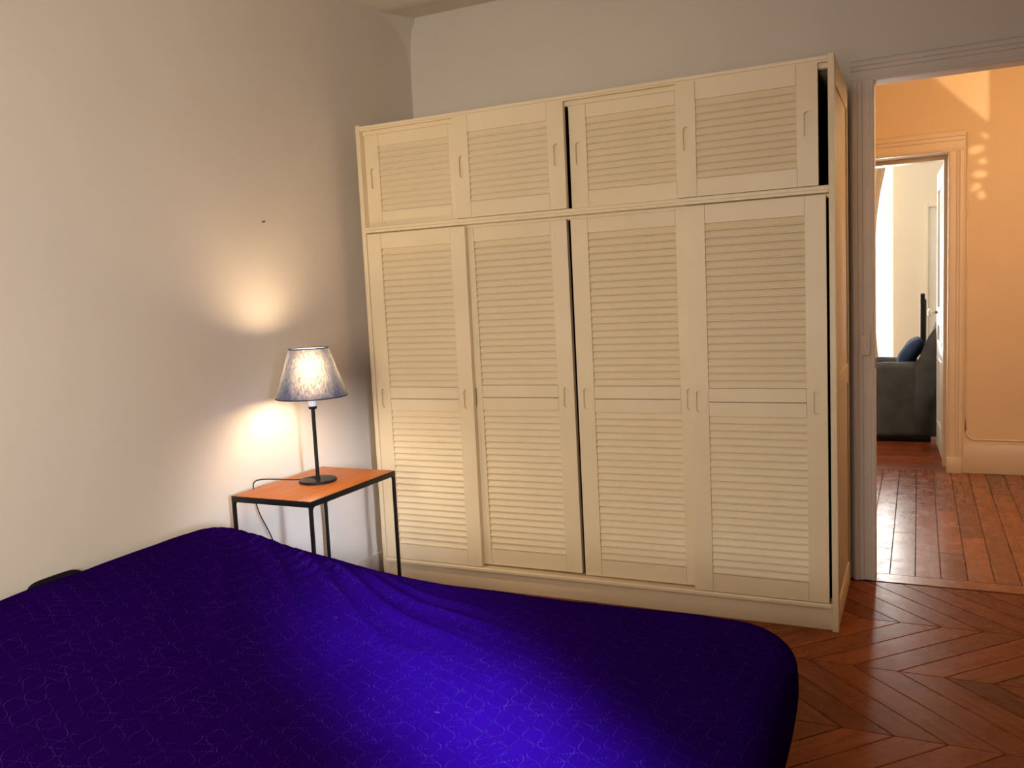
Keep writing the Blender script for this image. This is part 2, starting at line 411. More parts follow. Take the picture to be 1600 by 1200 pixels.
# right wall and near wall, each with a window opening
def wall_with_hole_x(name, x0, x1, y0, y1, hy0, hy1, hz0, hz1, mat, zc=ZC+.06):
    mb = MB(); mb.box(x0,x1,y0,hy0,0,zc); mb.box(x0,x1,hy1,y1,0,zc); mb.box(x0,x1,hy0,hy1,0,hz0); mb.box(x0,x1,hy0,hy1,hz1,zc)
    return struct(mb.build(name, mat))
def wall_with_hole_y(name, y0, y1, x0, x1, hx0, hx1, hz0, hz1, mat, zc=ZC+.06):
    mb = MB(); mb.box(x0,hx0,y0,y1,0,zc); mb.box(hx1,x1,y0,y1,0,zc)
    if hz0 > 0: mb.box(hx0,hx1,y0,y1,0,hz0)
    mb.box(hx0,hx1,y0,y1,hz1,zc)
    return struct(mb.build(name, mat))
wall_with_hole_x('wall_right', XR, XR+.35, YN-.2, W, -.62, -.18, 1.20, 2.40, M['plaster'])
wall_with_hole_y('wall_near', YN-.2, YN, XW-.15, XR, -1.35, -.15, .85, 2.65, M['plaster'])
def window_frame(n, axis, pos, a0, a1, z0, z1, mat):
    e = empty('window_%d'%n); struct(e)
    f = .05; t = .04
    def b(name, u0,u1,w0,w1, m):
        if axis=='x': bx(name, m, pos, pos+t, u0,u1,w0,w1, e)
        else: bx(name, m, u0,u1,pos,pos+t,w0,w1, e)
    b('window_stile', a0, a0+f, z0, z1, mat); b('window_stile', a1-f, a1, z0, z1, mat)
    b('window_rail', a0+f, a1-f, z0, z0+f, mat); b('window_rail', a0+f, a1-f, z1-f, z1, mat)
    mid = (a0+a1)/2; b('mullion', mid-.03, mid+.03, z0+f, z1-f, mat)
    t = .004; pos += .018
    b('pane', a0+f, mid-.03, z0+f, z1-f, M['glass']); b('pane', mid+.03, a1-f, z0+f, z1-f, M['glass'])
    return e
window_frame(1,'x', XR+.22, -.62, -.18, 1.20, 2.40, M['whitepaint'])
window_frame(2,'y', YN-.17, -1.35, -.15, .85, 2.65, M['whitepaint'])

# baseboards
bx('baseboard_left', M['trim'], XW, XW+.014, YN, W, 0, .11, bev=.003); struct(bpy.data.objects['baseboard_left'])
bx('baseboard_back', M['trim'], XW+.014, -.296, W-.014, W, 0, .11, bev=.003); struct(bpy.data.objects['baseboard_back'])

# ---------------- bedroom doorway (no leaf in view): jambs, stepped casing, strike plate
d1 = empty('door_1'); struct(d1)
def casing_profile(w0, w1, t):
    """stepped moulding, from the opening edge w0 to the outer edge w1; returns (across, proud) outline"""
    w = w1-w0
    return [(w0,0),(w0,t*.55),(w0+.10*w,t*.70),(w0+.16*w,t*.70),(w0+.18*w,t*.52),(w0+.50*w,t*.52),(w0+.52*w,t*.72),(w0+.70*w,t*.80),(w0+.72*w,t),(w0+.92*w,t),(w0+w,t*.8),(w0+w,0)]
def casing_jamb(parent, x_open, x_out, yface, z0, z1, t, mat, name='casing'):
    pr = casing_profile(0, abs(x_out-x_open), t); s = 1 if x_out > x_open else -1
    MB().prism([(x_open+s*a, yface-b) for a,b in pr], 2, z0, z1).build(name, mat, parent)
def casing_head(parent, x0, x1, zo, zout, yface, t, mat, name='head_casing'):
    pr = casing_profile(0, zout-zo, t)
    MB().prism([(yface-b, zo+a) for a,b in pr], 0, x0, x1).build(name, mat, parent)
casing_jamb(d1, DL, -.293, W, 0, DZ, .032, M['trim'])
casing_jamb(d1, DR, DR+.103, W, 0, DZ, .032, M['trim'])
casing_head(d1, -.293, DR+.103, DZ, DZ+.098, W, .032, M['trim'])
bx('jamb', M['trim'], DL-.012, DL, W-.005, W2+.005, 0, DZ+.012, d1)
bx('jamb', M['trim'], DR, DR+.012, W-.005, W2+.005, 0, DZ+.012, d1)
bx('door_head', M['trim'], DL, DR, W-.005, W2+.005, DZ, DZ+.012, d1)
sp = bx('strike_plate', M['brass'], DL-.004, DL+.0025, W-.004, W+.030, 1.055, 1.105, d1, bev=.001); sp['label'] = 'dark brown strike plate'

# ---------------- floors
floor = MB().box(XW-.15, XR+.35, YN-.2, W2, -.12, -.008).build('floor', M['subfloor']); struct(floor)
hfloor = MB().box(-1.3, 2.75, W2, R2, -.12, -.008).build('floor_hall', M['subfloor']); struct(hfloor)
rfloor = MB().box(-2.3, 1.5, R2, RF+.3, -.12, -.008).build('floor_far_room', M['subfloor']); struct(rfloor)
def plank_mesh(name, poly, axis_dir, mat, th=.008, gap=.0021, bev=.0012):
    """poly (2-D, local) shrunk by the joint and given a tiny chamfer; UV along axis_dir"""
    n = len(poly); P = [Vector((p[0],p[1])) for p in poly]
    def inset(d):
        out = []
        for i in range(n):
            a,b,c = P[i-1],P[i],P[(i+1)%n]
            e1=(b-a).normalized(); e2=(c-b).normalized()
            n1=Vector((-e1.y,e1.x)); n2=Vector((-e2.y,e2.x))
            den = 1+n1.dot(n2)
            out.append(b+(n1+n2)*(d/max(den,.15)))
        return out
    bm = bmesh.new(); uvl = bm.loops.layers.uv.new('UVMap')
    b0 = [bm.verts.new((p.x,p.y,-th)) for p in inset(gap)]
    b1 = [bm.verts.new((p.x,p.y,-bev)) for p in inset(gap)]
    b2 = [bm.verts.new((p.x,p.y,0)) for p in inset(gap+bev)]
    bm.faces.new(b2)
    for A,B in ((b0,b1),(b1,b2)):
        for i in range(n): bm.faces.new([A[i],A[(i+1)%n],B[(i+1)%n],B[i]])
    ad = Vector(axis_dir).normalized(); pd = Vector((-ad.y,ad.x))
    for f in bm.faces:
        for l in f.loops:
            q = Vector((l.vert.co.x,l.vert.co.y)); l[uvl].uv = (q.dot(ad), q.dot(pd))
    me = bpy.data.meshes.new(name); bm.to_mesh(me); bm.free(); me.materials.append(mat)
    return me
obj('threshold', plank_mesh('threshold', [(DL,W-.0215),(DR,W-.0215),(DR,W2-.011),(DL,W2-.011)], (1,0), M['hallplank'], gap=.001), None, d1)
# chevron parquet: rows .51 deep, pieces .16 wide, leaning alternately
RH, PW, LEAN, PH = .51, .16, .48, .09
me_up = plank_mesh('parquet_plank', [(0,0),(PW,0),(PW+LEAN,RH),(LEAN,RH)], (LEAN,RH), M['chevron'])
me_dn = plank_mesh('parquet_plank', [(LEAN,0),(LEAN+PW,0),(PW,RH),(0,RH)], (-LEAN,RH), M['chevron'])
def clip_poly(poly, x0, x1, y0, y1):
    def cut(P, f):
        out = []
        for i in range(len(P)):
            a,b = P[i-1],P[i]; fa,fb = f(a),f(b)
            if (fa>=0) != (fb>=0):
                t = fa/(fa-fb); out.append((a[0]+t*(b[0]-a[0]), a[1]+t*(b[1]-a[1])))
            if fb>=0: out.append(b)
        return out
    for f in (lambda p:p[0]-x0, lambda p:x1-p[0], lambda p:p[1]-y0, lambda p:y1-p[1]):
        poly = cut(poly, f)
        if len(poly) < 3: return []
    return poly
rest = []
for k in range(-11, 2):
    y0 = 3.43 + RH*k; up = (k % 2 == 0)
    if y0 > W-.03: continue
    for n in range(-24, 16):
        x0 = PH + PW*n
        poly = [(0,0),(PW,0),(PW+LEAN,RH),(LEAN,RH)] if up else [(LEAN,0),(LEAN+PW,0),(PW,RH),(0,RH)]
        wp = [(x0+a,y0+b) for a,b in poly]
        cl = clip_poly(wp, XW+.005, XR-.005, YN+.005, W-.022)
        if len(cl) < 3: continue
        inside = len(cl)==4 and all(abs(a[0]-b[0])+abs(a[1]-b[1])<1e-6 for a,b in zip(sorted(cl),sorted(wp)))
        cx = sum(p[0] for p in cl)/len(cl); cy = sum(p[1] for p in cl)/len(cl)
        if -1.3 < cx < 1.2 and cy > 1.6:
            if inside: obj('parquet_plank', me_up if up else me_dn, None, floor, (x0,y0,0))
            else:
                ar = sum(a[0]*b[1]-b[0]*a[1] for a,b in zip(cl,cl[1:]+cl[:1]))/2
                if ar < 0: cl = cl[::-1]
                if abs(ar) < .003: continue
                obj('parquet_plank', plank_mesh('parquet_plank', [(p[0]-x0,p[1]-y0) for p in cl], (LEAN,RH) if up else (-LEAN,RH), M['chevron']), None, floor, (x0,y0,0))
        else: rest.append((cl, up))
# the parquet out of sight (under the bed, behind the photographer): one piece of floor
bm = bmesh.new(); uvl = bm.loops.layers.uv.new('UVMap')
for cl, up in rest:
    ar = sum(a[0]*b[1]-b[0]*a[1] for a,b in zip(cl,cl[1:]+cl[:1]))/2
    if abs(ar) < .002: continue
    if ar < 0: cl = cl[::-1]
    cx = sum(p[0] for p in cl)/len(cl); cy = sum(p[1] for p in cl)/len(cl)
    q = [(cx+(p[0]-cx)*.99, cy+(p[1]-cy)*.99) for p in cl]
    top = [bm.verts.new((x,y,0)) for x,y in q]; bot = [bm.verts.new((x,y,-.008)) for x,y in q]
    f = bm.faces.new(top)
    ad = Vector((LEAN,RH) if up else (-LEAN,RH)).normalized(); pd = Vector((-ad.y,ad.x))
    for l in f.loops:
        v2 = Vector((l.vert.co.x,l.vert.co.y)); l[uvl].uv = (v2.dot(ad), v2.dot(pd))
    for i in range(len(q)): bm.faces.new([bot[i],bot[(i+1)%len(q)],top[(i+1)%len(q)],top[i]])
me = bpy.data.meshes.new('parquet_remainder'); bm.to_mesh(me); bm.free(); me.materials.append(M['chevron'])
o = obj('parquet_remainder', me, None, floor); o['kind'] = 'stuff'
# hall planks run away from the doorway
def run_planks(parent, x0, x1, y0, y1, wd, lens, mat, along='y', name='floor_plank', start=None):
    u = (start if start is not None else (x0 if along=='y' else y0))
    U1, V0, V1 = (x1, y0, y1) if along=='y' else (y1, x0, x1)
    rnd = random.Random(11)
    while u < U1-.02:
        u2 = min(u+wd*rnd.uniform(.96,1.04), U1); v = V0; first = True
        while v < V1-.02:
            L = rnd.uniform(*lens)*(rnd.uniform(.3,1) if first else 1); first = False
            v2 = min(v+L, V1)
            if V1-v2 < .2: v2 = V1
            if along=='y': poly=[(0,0),(u2-u,0),(u2-u,v2-v),(0,v2-v)]; loc=(u,v,0); ax=(0,1)
            else: poly=[(0,0),(v2-v,0),(v2-v,u2-u),(0,u2-u)]; loc=(v,u,0); ax=(1,0)
            obj(name, plank_mesh(name, poly, ax, mat, gap=.0018), None, parent, loc)
            v = v2
        u = u2
run_planks(hfloor, -.9, 1.5, W2-.01, H2+.01, .117, (.7,1.5), M['hallplank'], 'y', start=-.823)
run_planks(rfloor, -.75, .75, H2+.01, RF, .11, (.5,1.1), M['roomplank'], 'x')

# ---------------- hall shell
wall_with_hole_y('wall_hall_far', H2, R2-.02, -1.3, 2.75, -.72, .195, 0, 2.375, M['hallwall'], zc=3.3)
struct(MB().box(-1.4,-1.3,W2,R2,0,3.3).build('wall_hall_left', M['hallwall']))
struct(MB().box(2.75,2.85,W2,R2,0,3.3).build('wall_hall_right', M['hallwall']))
struct(MB().box(-1.3,2.75,W2,R2,3.2,3.3).build('ceiling_hall', M['hallwall']))
struct(MB().box(-1.3,DL-.012,W2,W2+.01,0,3.2).box(DR+.012,2.75,W2,W2+.01,0,3.2).box(DL-.012,DR+.012,W2,W2+.01,DZ+.012,3.2).build('wall_hall_near', M['hallwall']))
# high baseboard, panel moulding, plinth block
t1 = MB().box(.285, 2.75, H2-.022, H2, 0, .222, .004).build('baseboard_hall', M['halltrim'], smooth=True, angle=40); struct(t1)
pts = [(.318, H2-.003, z) for z in (2.50,2.0,1.6,.9,.45,.32)]
for k in range(0,9):
    a = PI + PI/2*k/8
    pts.append((.318+.07+.07*math.cos(a), H2-.003, .252+.07+.07*math.sin(a)))
pts += [(x, H2-.003, .252) for x in (.6,1.0,1.6,2.6)]
struct(MB().tube(pts, .006, 8).build('trim_1', M['halltrim'], smooth=True))
# ---------------- second doorway with its open leaf
d2 = empty('door_2'); struct(d2)
casing_jamb(d2, .195, .300, H2, .12, 2.375, .04, M['halltrim'])
casing_jamb(d2, -.72, -.86, H2, .12, 2.375, .04, M['halltrim'])
casing_head(d2, -.86, .300, 2.375, 2.520, H2, .04, M['halltrim'])
bx('plinth_block', M['halltrim'], .190, .292, H2-.048, H2, 0, .12, d2, bev=.004)
bx('plinth_block', M['halltrim'], -.865, -.715, H2-.048, H2, 0, .12, d2, bev=.004)
bx('jamb', M['halltrim'], .170, .195, H2+.20, R2-.02, 0, 2.375, d2)
bx('jamb', M['halltrim'], -.72, -.695, H2+.20, R2-.02, 0, 2.375, d2)
bx('door_head', M['halltrim'], -.695, .170, H2+.20, R2-.02, 2.345, 2.375, d2)
# leaf: opened into the far room, hinge on the right
lf = empty('door_3', (.172, R2+.0, .012)); lf.rotation_euler = (0,0,math.atan2(.030,.80)); struct(lf)
LW, LH = .80, 2.325
st = .11
bx('leaf_stile', M['whitepaint'], 0,.04, 0,st, 0,LH, lf, bev=.002)
bx('leaf_stile', M['whitepaint'], 0,.04, LW-st,LW, 0,LH, lf, bev=.002)
for (z0,z1) in ((0,.20),(.78,.90),(1.08,1.18),(LH-.13,LH)): bx('leaf_rail', M['whitepaint'], 0,.04, st,LW-st, z0,z1, lf, bev=.002)
for (z0,z1) in ((.20,.78),(.90,1.08),(1.18,LH-.13)):
    pnl = bx('leaf_panel', M['whitepaint'], .012,.028, st,LW-st, z0,z1, lf)
    mbp = MB()
    for y0_,y1_,a,b_ in ((st,st+.025,z0,z1),(LW-st-.025,LW-st,z0,z1)): mbp.box(-.004,.012,y0_,y1_,a,b_,.003)
    mbp.box(-.004,.012,st+.025,LW-st-.025,z0,z0+.025,.003); mbp.box(-.004,.012,st+.025,LW-st-.025,z1-.025,z1,.003)
    mbp.build('panel_moulding', M['whitepaint'], pnl)
kn = MB().lathe([(0,-.078),(.016,-.078),(.025,-.070),(.027,-.060),(.022,-.048),(.011,-.040),(.009,-.025),(.012,-.018)], n=20).build('knob', M['porcelain'], lf, (0,LW-.07,1.155), (0,PI/2,0), smooth=True)
kn.scale = (1.25,1.25,.95)
kn['label'] = 'white porcelain knob'
MB().lathe([(.0,.002),(.012,.002),(.012,-.020),(.008,-.024)], n=16).build('knob_collar', M['brass'], lf, (0,LW-.07,1.155), (0,PI/2,0), smooth=True, angle=40)
bx('key_plate', M['porcelain'], -.004,0, LW-.09,LW-.05, 1.00,1.08, lf, bev=.001)

# ---------------- far room shell with its window
wall_with_hole_y('wall_far', RF, RF+.35, -2.3, 1.5, -1.45, -.27, .35, 2.85, M['roomwall'], zc=3.3)
struct(MB().box(-2.4,-2.3,R2,RF+.3,0,3.3).build('wall_far_left', M['roomwall']))
struct(MB().box(1.5,1.6,R2,RF+.3,0,3.3).build('wall_far_right', M['roomwall']))
struct(MB().box(-2.3,1.5,R2,RF+.3,3.2,3.3).build('ceiling_far', M['roomwall']))
struct(MB().box(-2.3,-.74,R2-.02,R2,0,3.2).box(.215,1.5,R2-.02,R2,0,3.2).box(-.74,.215,R2-.02,R2,2.375,3.2).build('wall_far_near', M['roomwall']))
window_frame(3,'y', RF+.28, -1.45, -.27, .35, 2.85, M['whitepaint'])
# pale flush panel door on the far wall
d4 = empty('door_4', (.06, RF-.03, 0)); struct(d4)
bx('leaf', M['whitepaint'], .04,.78, 0,.03, 0,2.25, d4, bev=.003)
bx('casing', M['roomwall'], 0,.04, -.02,.03, 0,2.29, d4, bev=.003)
bx('head_casing', M['roomwall'], .04,.82, -.02,.03, 2.25,2.29, d4, bev=.003)

# ================================================================== OBJECTS
# ---------------- wardrobe
XL, XRR, HH = -2.606, -.3035, 2.390
DEP = .70
WX, WY = (XL+XRR)/2, D
wr = empty('wardrobe', (WX, WY, 0))
tag(wr, 'large cream-painted louvred wardrobe with eight sliding doors along the back wall', 'wardrobe')
hw = (XRR-XL)/2
cm = M['cream']
def wb_(name, x0,x1,y0,y1,z0,z1, mat=cm, bev=.002): return bx(name, mat, x0,x1,y0,y1,z0,z1, wr, bev)
# side panels: front stile + framed recessed panel
wb_('left_side_panel', -hw, -hw+.024, 0, DEP, 0, HH)
rs = wb_('right_side_panel', hw-.016, hw-.008, .02, DEP-.01, .05, HH-.03)
for nm,a in (('side_stile',(hw-.026,hw,0,.055,0,HH)),('side_stile',(hw-.018,hw,DEP-.05,DEP,0,HH)),('side_rail',(hw-.018,hw-.001,.055,DEP-.05,0,.11)),('side_rail',(hw-.018,hw-.001,.055,DEP-.05,HH-.11,HH)),('side_rail',(hw-.018,hw-.001,.055,DEP-.05,1.00,1.09))):
    bx(nm, cm, *a, rs, .003)
wb_('back_panel', -hw+.024, hw-.026, DEP-.015, DEP-.003, .05, HH-.03, M['inside_shade'], 0)
wb_('top_panel', -hw+.024, hw-.026, .05, DEP-.015, HH-.05, HH-.03)
bx('interior_side', M['inside_shade'], hw-.032, hw-.0265, .09, DEP-.016, .12, HH-.06, wr)
wb_('shelf', -hw+.024, hw-.033, .09, DEP-.016, 1.838, 1.856, M['inside_shade'], 0)
wb_('bottom_panel', -hw+.024, hw-.033, .09, DEP-.016, .10, .118, M['inside_shade'], 0)
wb_('interior_divider', -.012, .012, .10, DEP-.016, .118, HH-.06, M['inside_shade'], 0)
# top rail, middle track rail, bottom rail, plinth (each stepped like the track mouldings)
def rail(name, prof):
    MB().prism(prof, 0, -hw+.024, hw-.026).build(name, cm, wr)
rail('top_rail', [(0,HH-.008),(.085,HH-.008),(.085,HH-.05),(.062,HH-.05),(.062,HH-.030),(.034,HH-.030),(.034,HH-.050),(.0295,HH-.050),(.0295,HH-.030),(.006,HH-.030),(.006,HH-.022),(0,HH-.022)])
rail('middle_rail', [(-.004,1.846),(-.004,1.858),(.003,1.861),(.003,1.872),(.006,1.876),(.085,1.876),(.085,1.828),(.0655,1.828),(.0655,1.842),(.034,1.842),(.034,1.830),(.0295,1.830),(.0295,1.842),(.004,1.846)])
rail('bottom_rail', [(-.004,.106),(-.004,.116),(.0,.122),(.085,.122),(.085,.098),(0,.098)])
wb_('plinth', -hw+.024, hw-.026, .022, .040, 0, .098)
# doors
def pill(cx, cz, wdt, hgt, n=8):
    r = wdt/2; out = []
    for k in range(n+1):
        a = PI*k/n; out.append((cx+r*math.cos(a), cz+hgt/2-r+r*math.sin(a)))
    for k in range(n+1):
        a = PI+PI*k/n; out.append((cx+r*math.cos(a), cz-hgt/2+r+r*math.sin(a)))
    return out
def stile_with_slot(bm, x0,x1,z0,z1, th, hz, hh):
    """board with a pill-shaped finger slot sunk into its front"""
    cx = (x0+x1)/2; P = pill(cx, hz, .026, hh)
    o = [bm.verts.new((x,0,z)) for x,z in ((x0,z0),(x1,z0),(x1,z1),(x0,z1))]
    pf = [bm.verts.new((x,0,z)) for x,z in P]
    pb = [bm.verts.new((cx+(x-cx)*.99,.014,z)) for x,z in P]
    n = len(P); h2 = n//2
    # front: right half, left half around the slot
    top_i, bot_i = n//4, n//4 + h2      # crown and foot of the slot
    right = [pf[i % n] for i in range(bot_i, n+top_i+1)]
    left = [pf[i] for i in range(top_i, bot_i+1)]
    tv = bm.verts.new((cx,0,z1)); bv = bm.verts.new((cx,0,z0))
    bm.faces.new([bv,o[1],o[2],tv] + right[::-1])
    bm.faces.new([tv,o[3],o[0],bv] + left[::-1])
    for i in range(n): bm.faces.new([pf[i],pf[(i+1)%n],pb[(i+1)%n],pb[i]])
    bk = [bm.verts.new((x,th,z)) for x,z in ((x0,z0),(x1,z0),(x1,z1),(x0,z1))]
    bm.faces.new(bk)
    bm.faces.new([o[0],o[3],bk[3],bk[0]]); bm.faces.new([o[1],bk[1],bk[2],o[2]])
    bm.faces.new([o[0],bk[0],bk[1],bv,][:0] or [o[0],bk[0],bk[1],o[1],bv]); bm.faces.new([o[3],tv,o[2],bk[2],bk[3]])
    return pb
def slat_mesh(w_, pitch, dp):
    # louvre section in (y,z): face leans out at the bottom, rounded nose
    pr = [(.0015+dp,pitch*1.08),(.0020+dp*.22,pitch*.22),(.0016,.0040),(.0014,.0016),(.0030,-.0006),(.0070,.0000),(.0035+dp,pitch*1.00)]
    mb = MB(); mb.prism(pr, 0, 0, w_)
    return mb.mesh('slat', cm)
slat_cache = {}
def door(x0, x1, z0, z1, yoff, kind, tilt=0.0):
    th = .028; wd = x1-x0; h = z1-z0; st_ = .082
    e = None
    mb = MB(); bm = mb.bm
    if kind=='upper':
        rails = [(0,.075),(h-.080,h)]; hz, hh = .245, .105; fields = [(.075,h-.080,11)]
    else:
        rails = [(0,.081),(.796,.8585),(.8600,.920),(h-.078,h)]; hz, hh = .861, .098; fields = [(.081,.796,22),(.920,h-.078,22)]
    cups = []
    for a,b_ in ((0,st_),(wd-st_,wd)):
        cups.append(stile_with_slot(bm, a, b_, 0, h, th, hz, hh))
    g = .0012
    for a,b_ in rails: mb.box(st_+g, wd-st_-g, .0006, th, a+(g if a>0 else 0), b_-g*.5)
    # thin board behind the louvres
    mb.box(st_, wd-st_, th-.003, th-.0005, .05, h-.05)
    d = mb.build('door', cm, wr, (x0-WX, yoff, z0)); d.rotation_euler = (0,tilt,0)
    for cup in (0,1):
        cx = st_/2 if cup==0 else wd-st_/2
        P = pill(cx, hz,   .026*.99, hh*.998)
        k2 = MB(); vs = [k2.bm.verts.new((x,.0141,z)) for x,z in P]; k2.bm.faces.new(vs)
        vb = [k2.bm.verts.new((x,.0160,z)) for x,z in P]; k2.bm.faces.new(vb[::-1])
        for i in range(len(P)): k2.bm.faces.new([vs[i],vb[i],vb[(i+1)%len(P)],vs[(i+1)%len(P)]])
        k2.build('handle_recess', cm, d)
    for (a,b_,n) in fields:
        pt = (b_-a)/n
        key = (round(wd,4), round(pt,5))
        if key not in slat_cache: slat_cache[key] = slat_mesh(wd-2*st_-.001, pt*.985, .0105 if kind=='upper' else .0150)
        for i in range(n):
            obj('slat', slat_cache[key], None, d, (st_+.0005, 0, a+.0015+i*pt))
    return d
FY, BY = .004, .036
# upper row
UZ0, UZ1 = 1.878, 2.362
door(-2.580, -2.003, UZ0, UZ1-.003, BY, 'upper')
door(-2.045, -1.466, UZ0, UZ1, FY, 'upper')
door(-1.452, -.875, UZ0, UZ1-.003, BY, 'upper')
door(-.945, -.368, UZ0, UZ1, FY, 'upper')
# lower row
LZ0, LZ1 = .125, 1.838
door(-2.578, -2.005, LZ0, LZ1, FY, 'lower')
door(-2.047, -1.473, LZ0+.006, LZ1+.001, BY, 'lower', tilt=-.006)
door(-1.456, -.880, LZ0+.004, LZ1+.001, BY, 'lower', tilt=-.004)
door(-.916, -.341, LZ0, LZ1, FY, 'lower')

# ---------------- side table
TX0, TX1, TY0, TY1, TZ = -2.648, -2.226, 2.712, 3.337, .700
tb = empty('side_table', ((TX0+TX1)/2, (TY0+TY1)/2, 0))
tag(tb, 'small side table with orange wood top and thin black metal legs under the lamp', 'table')
a2, b2 = (TX1-TX0)/2, (TY1-TY0)/2
bx('tabletop', M['teak'], -a2+.004, a2-.004, -b2+.004, b2-.004, TZ-.020, TZ, tb, .0015)
for (x0,x1,y0,y1) in ((-a2,a2,-b2,-b2+.0038),(-a2,a2,b2-.0038,b2),(-a2,-a2+.0038,-b2+.0038,b2-.0038),(a2-.0038,a2,-b2+.0038,b2-.0038)):
    bx('frame_rail', M['black'], x0,x1,y0,y1,TZ-.026,TZ-.001, tb, .001)
for sx in (-1,1):
    for sy in (-1,1):
        px_, py_ = sx*(a2-.0070), sy*(b2-.0070)
        mbl = MB().box(px_-.0068,px_+.0068,py_-.0068,py_+.0068,0,TZ-.026,.0014,2)
        # small welded gusset where the leg meets the frame
        g0 = [(py_-sy*.0068, TZ-.026),(py_-sy*.0068, TZ-.040),(py_-sy*.0115, TZ-.031),(py_-sy*.020, TZ-.026)]
        mbl.prism(g0, 0, px_-.006, px_+.006)
        mbl.build('leg', M['black'], tb, smooth=True, angle=40)

# ---------------- table lamp
LX, LY = -2.449, 3.047
lp = empty('table_lamp', (LX, LY, TZ))
tag(lp, 'lit table lamp with tapered blue-grey fabric shade and thin black stem', 'lamp')
MB().lathe([(0,0),(.082,0),(.0845,.003),(.0845,.009),(.082,.012),(.012,.014),(.012,.020),(0,.020)], n=48).build('base', M['black'], lp, smooth=True, angle=35)
MB().lathe([(0,.016),(.0085,.016),(.0085,.335),(0,.335)], n=20).build('stem', M['black'], lp, smooth=True, angle=40)
MB().lathe([(0,.330),(.016,.330),(.019,.334),(.019,.343),(0,.343)], n=24).build('socket_ring', M['black'], lp, smooth=True, angle=40)
MB().lathe([(0,.343),(.0175,.343),(.0185,.348),(.0185,.395),(.014,.400),(0,.400)], n=24).build('socket', M['white_plastic'], lp, smooth=True, angle=40)
bulb = MB().lathe([(0,.400),(.013,.401),(.015,.430),(.024,.462),(.031,.498),(.032,.530),(.026,.558),(.014,.572),(0,.576)], n=24).build('bulb', M['bulb'], lp, smooth=True)
SB, ST, RB, RT = .386, .602, .157, .087
prof = [(RB,SB),(RT,ST),(RT-.0012,ST),(RB-.0012,SB)]
sh = MB().lathe([(RB+(RT-RB)*i/12, SB+(ST-SB)*i/12) for i in range(13)], n=72).build('shade', M['shade'], lp, smooth=True)
for r_,z_ in ((RB,SB),(RT,ST)):
    MB().tube([(r_*math.cos(2*PI*k/64), r_*math.sin(2*PI*k/64), z_) for k in range(64)], .0022, 6, closed=True).build('shade_rim', M['blackcloth'], sh, smooth=True)
# spider fitting
for k in range(3):
    a = 2*PI*k/3+.4
    MB().tube([(.016*math.cos(a),.016*math.sin(a),.398),(.9*RB*math.cos(a)*.86,.9*RB*math.sin(a)*.86,SB+.05)], .0014, 6).build('shade_arm', M['black'], sh)
# cord: leaves the foot, loops over the table's edge and hangs behind
def smooth_path(P, n=8):
    P = [Vector(p) for p in P]; out = []
    for i in range(len(P)-1):
        p0 = P[max(i-1,0)]; p1=P[i]; p2=P[i+1]; p3=P[min(i+2,len(P)-1)]
        for k in range(n):
            t = k/n
            out.append(.5*((2*p1)+(-p0+p2)*t+(2*p0-5*p1+4*p2-p3)*t*t+(-p0+3*p1-3*p2+p3)*t**3))
    out.append(P[-1]); return out
cord = smooth_path([(-.010,.008,.022),(-.05,.0,.012),(-.10,-.035,.010),(-.155,-.095,.022),(-.195,-.145,.030),(-.222,-.165,.020),(-.226,-.168,-.02),(-.222,-.150,-.12),(-.205,-.10,-.25),(-.20,-.06,-.40),(-.215,-.04,-.60),(-.22,0,-.69)], 8)
MB().tube(cord, .0028, 8).build('cord', M['black'], lp, smooth=True)

# ---------------- bed
BX0, BX1, BY0, BY1 = -2.655, -.310, .98, 2.652
BT = .462
def sstep(a,b,x):
    t = min(1,max(0,(x-a)/(b-a))); return t*t*(3-2*t)
def top_height(x, y):
    # pillows under the cover along the head end
    f = .195*(1-sstep(-2.44,-1.42,x)) if x > -2.44 else .195*(1-.30*sstep(-2.44,-2.70,x)) if False else .195*(1-.55*((-2.44-x)/.26)**2)
    if x > -2.44:
        t = (x+2.44)/1.0
        f = .195*(.5+.5*math.cos(PI*min(1,t**.92)))
    g = 1-sstep(2.40,2.64,y)*.64
    g2 = 1-.05*sstep(1.75,1.55,y)
    z = BT + f*g*g2
    # gathers at the far end of the pillows
    if x < -1.75:
        a = math.exp(-((y-2.40)/.10)**2)*sstep(-2.52,-2.38,x)*(1-sstep(-2.0,-1.8,x))
        z += .007*a*math.sin(x*2*PI/.046 + 5*noise.noise((x*6,y*5,0)))
    # pulled folds running down from the corner of the pillow
    for (ax,ay,bx_,by_,am,wd) in ((-2.10,2.46,-1.25,1.98,.010,.020),(-2.02,2.50,-1.15,2.12,.012,.022),(-1.92,2.53,-1.10,2.25,.010,.020),(-2.22,2.42,-1.55,1.90,.007,.020),(-2.30,2.30,-1.80,1.75,.007,.030),(-1.78,2.55,-1.2,2.36,.007,.018)):
        dx,dy = bx_-ax, by_-ay; L2 = dx*dx+dy*dy
        t = ((x-ax)*dx+(y-ay)*dy)/L2
        if -.1 < t < 1.1:
            dist = ((x-ax)*dy-(y-ay)*dx)/math.sqrt(L2) + .012*math.sin(t*7+ax*9)
            z += 1.7*am*math.exp(-(dist/wd)**2)*sstep(-.1,.15,t)*(1-sstep(.5,1.1,t))
    z += .007*noise.noise((x*2.3,y*2.3,1.7)) + .003*noise.noise((x*7,y*7,4.2))
    # dip towards the foot where the mattress softens
    return z
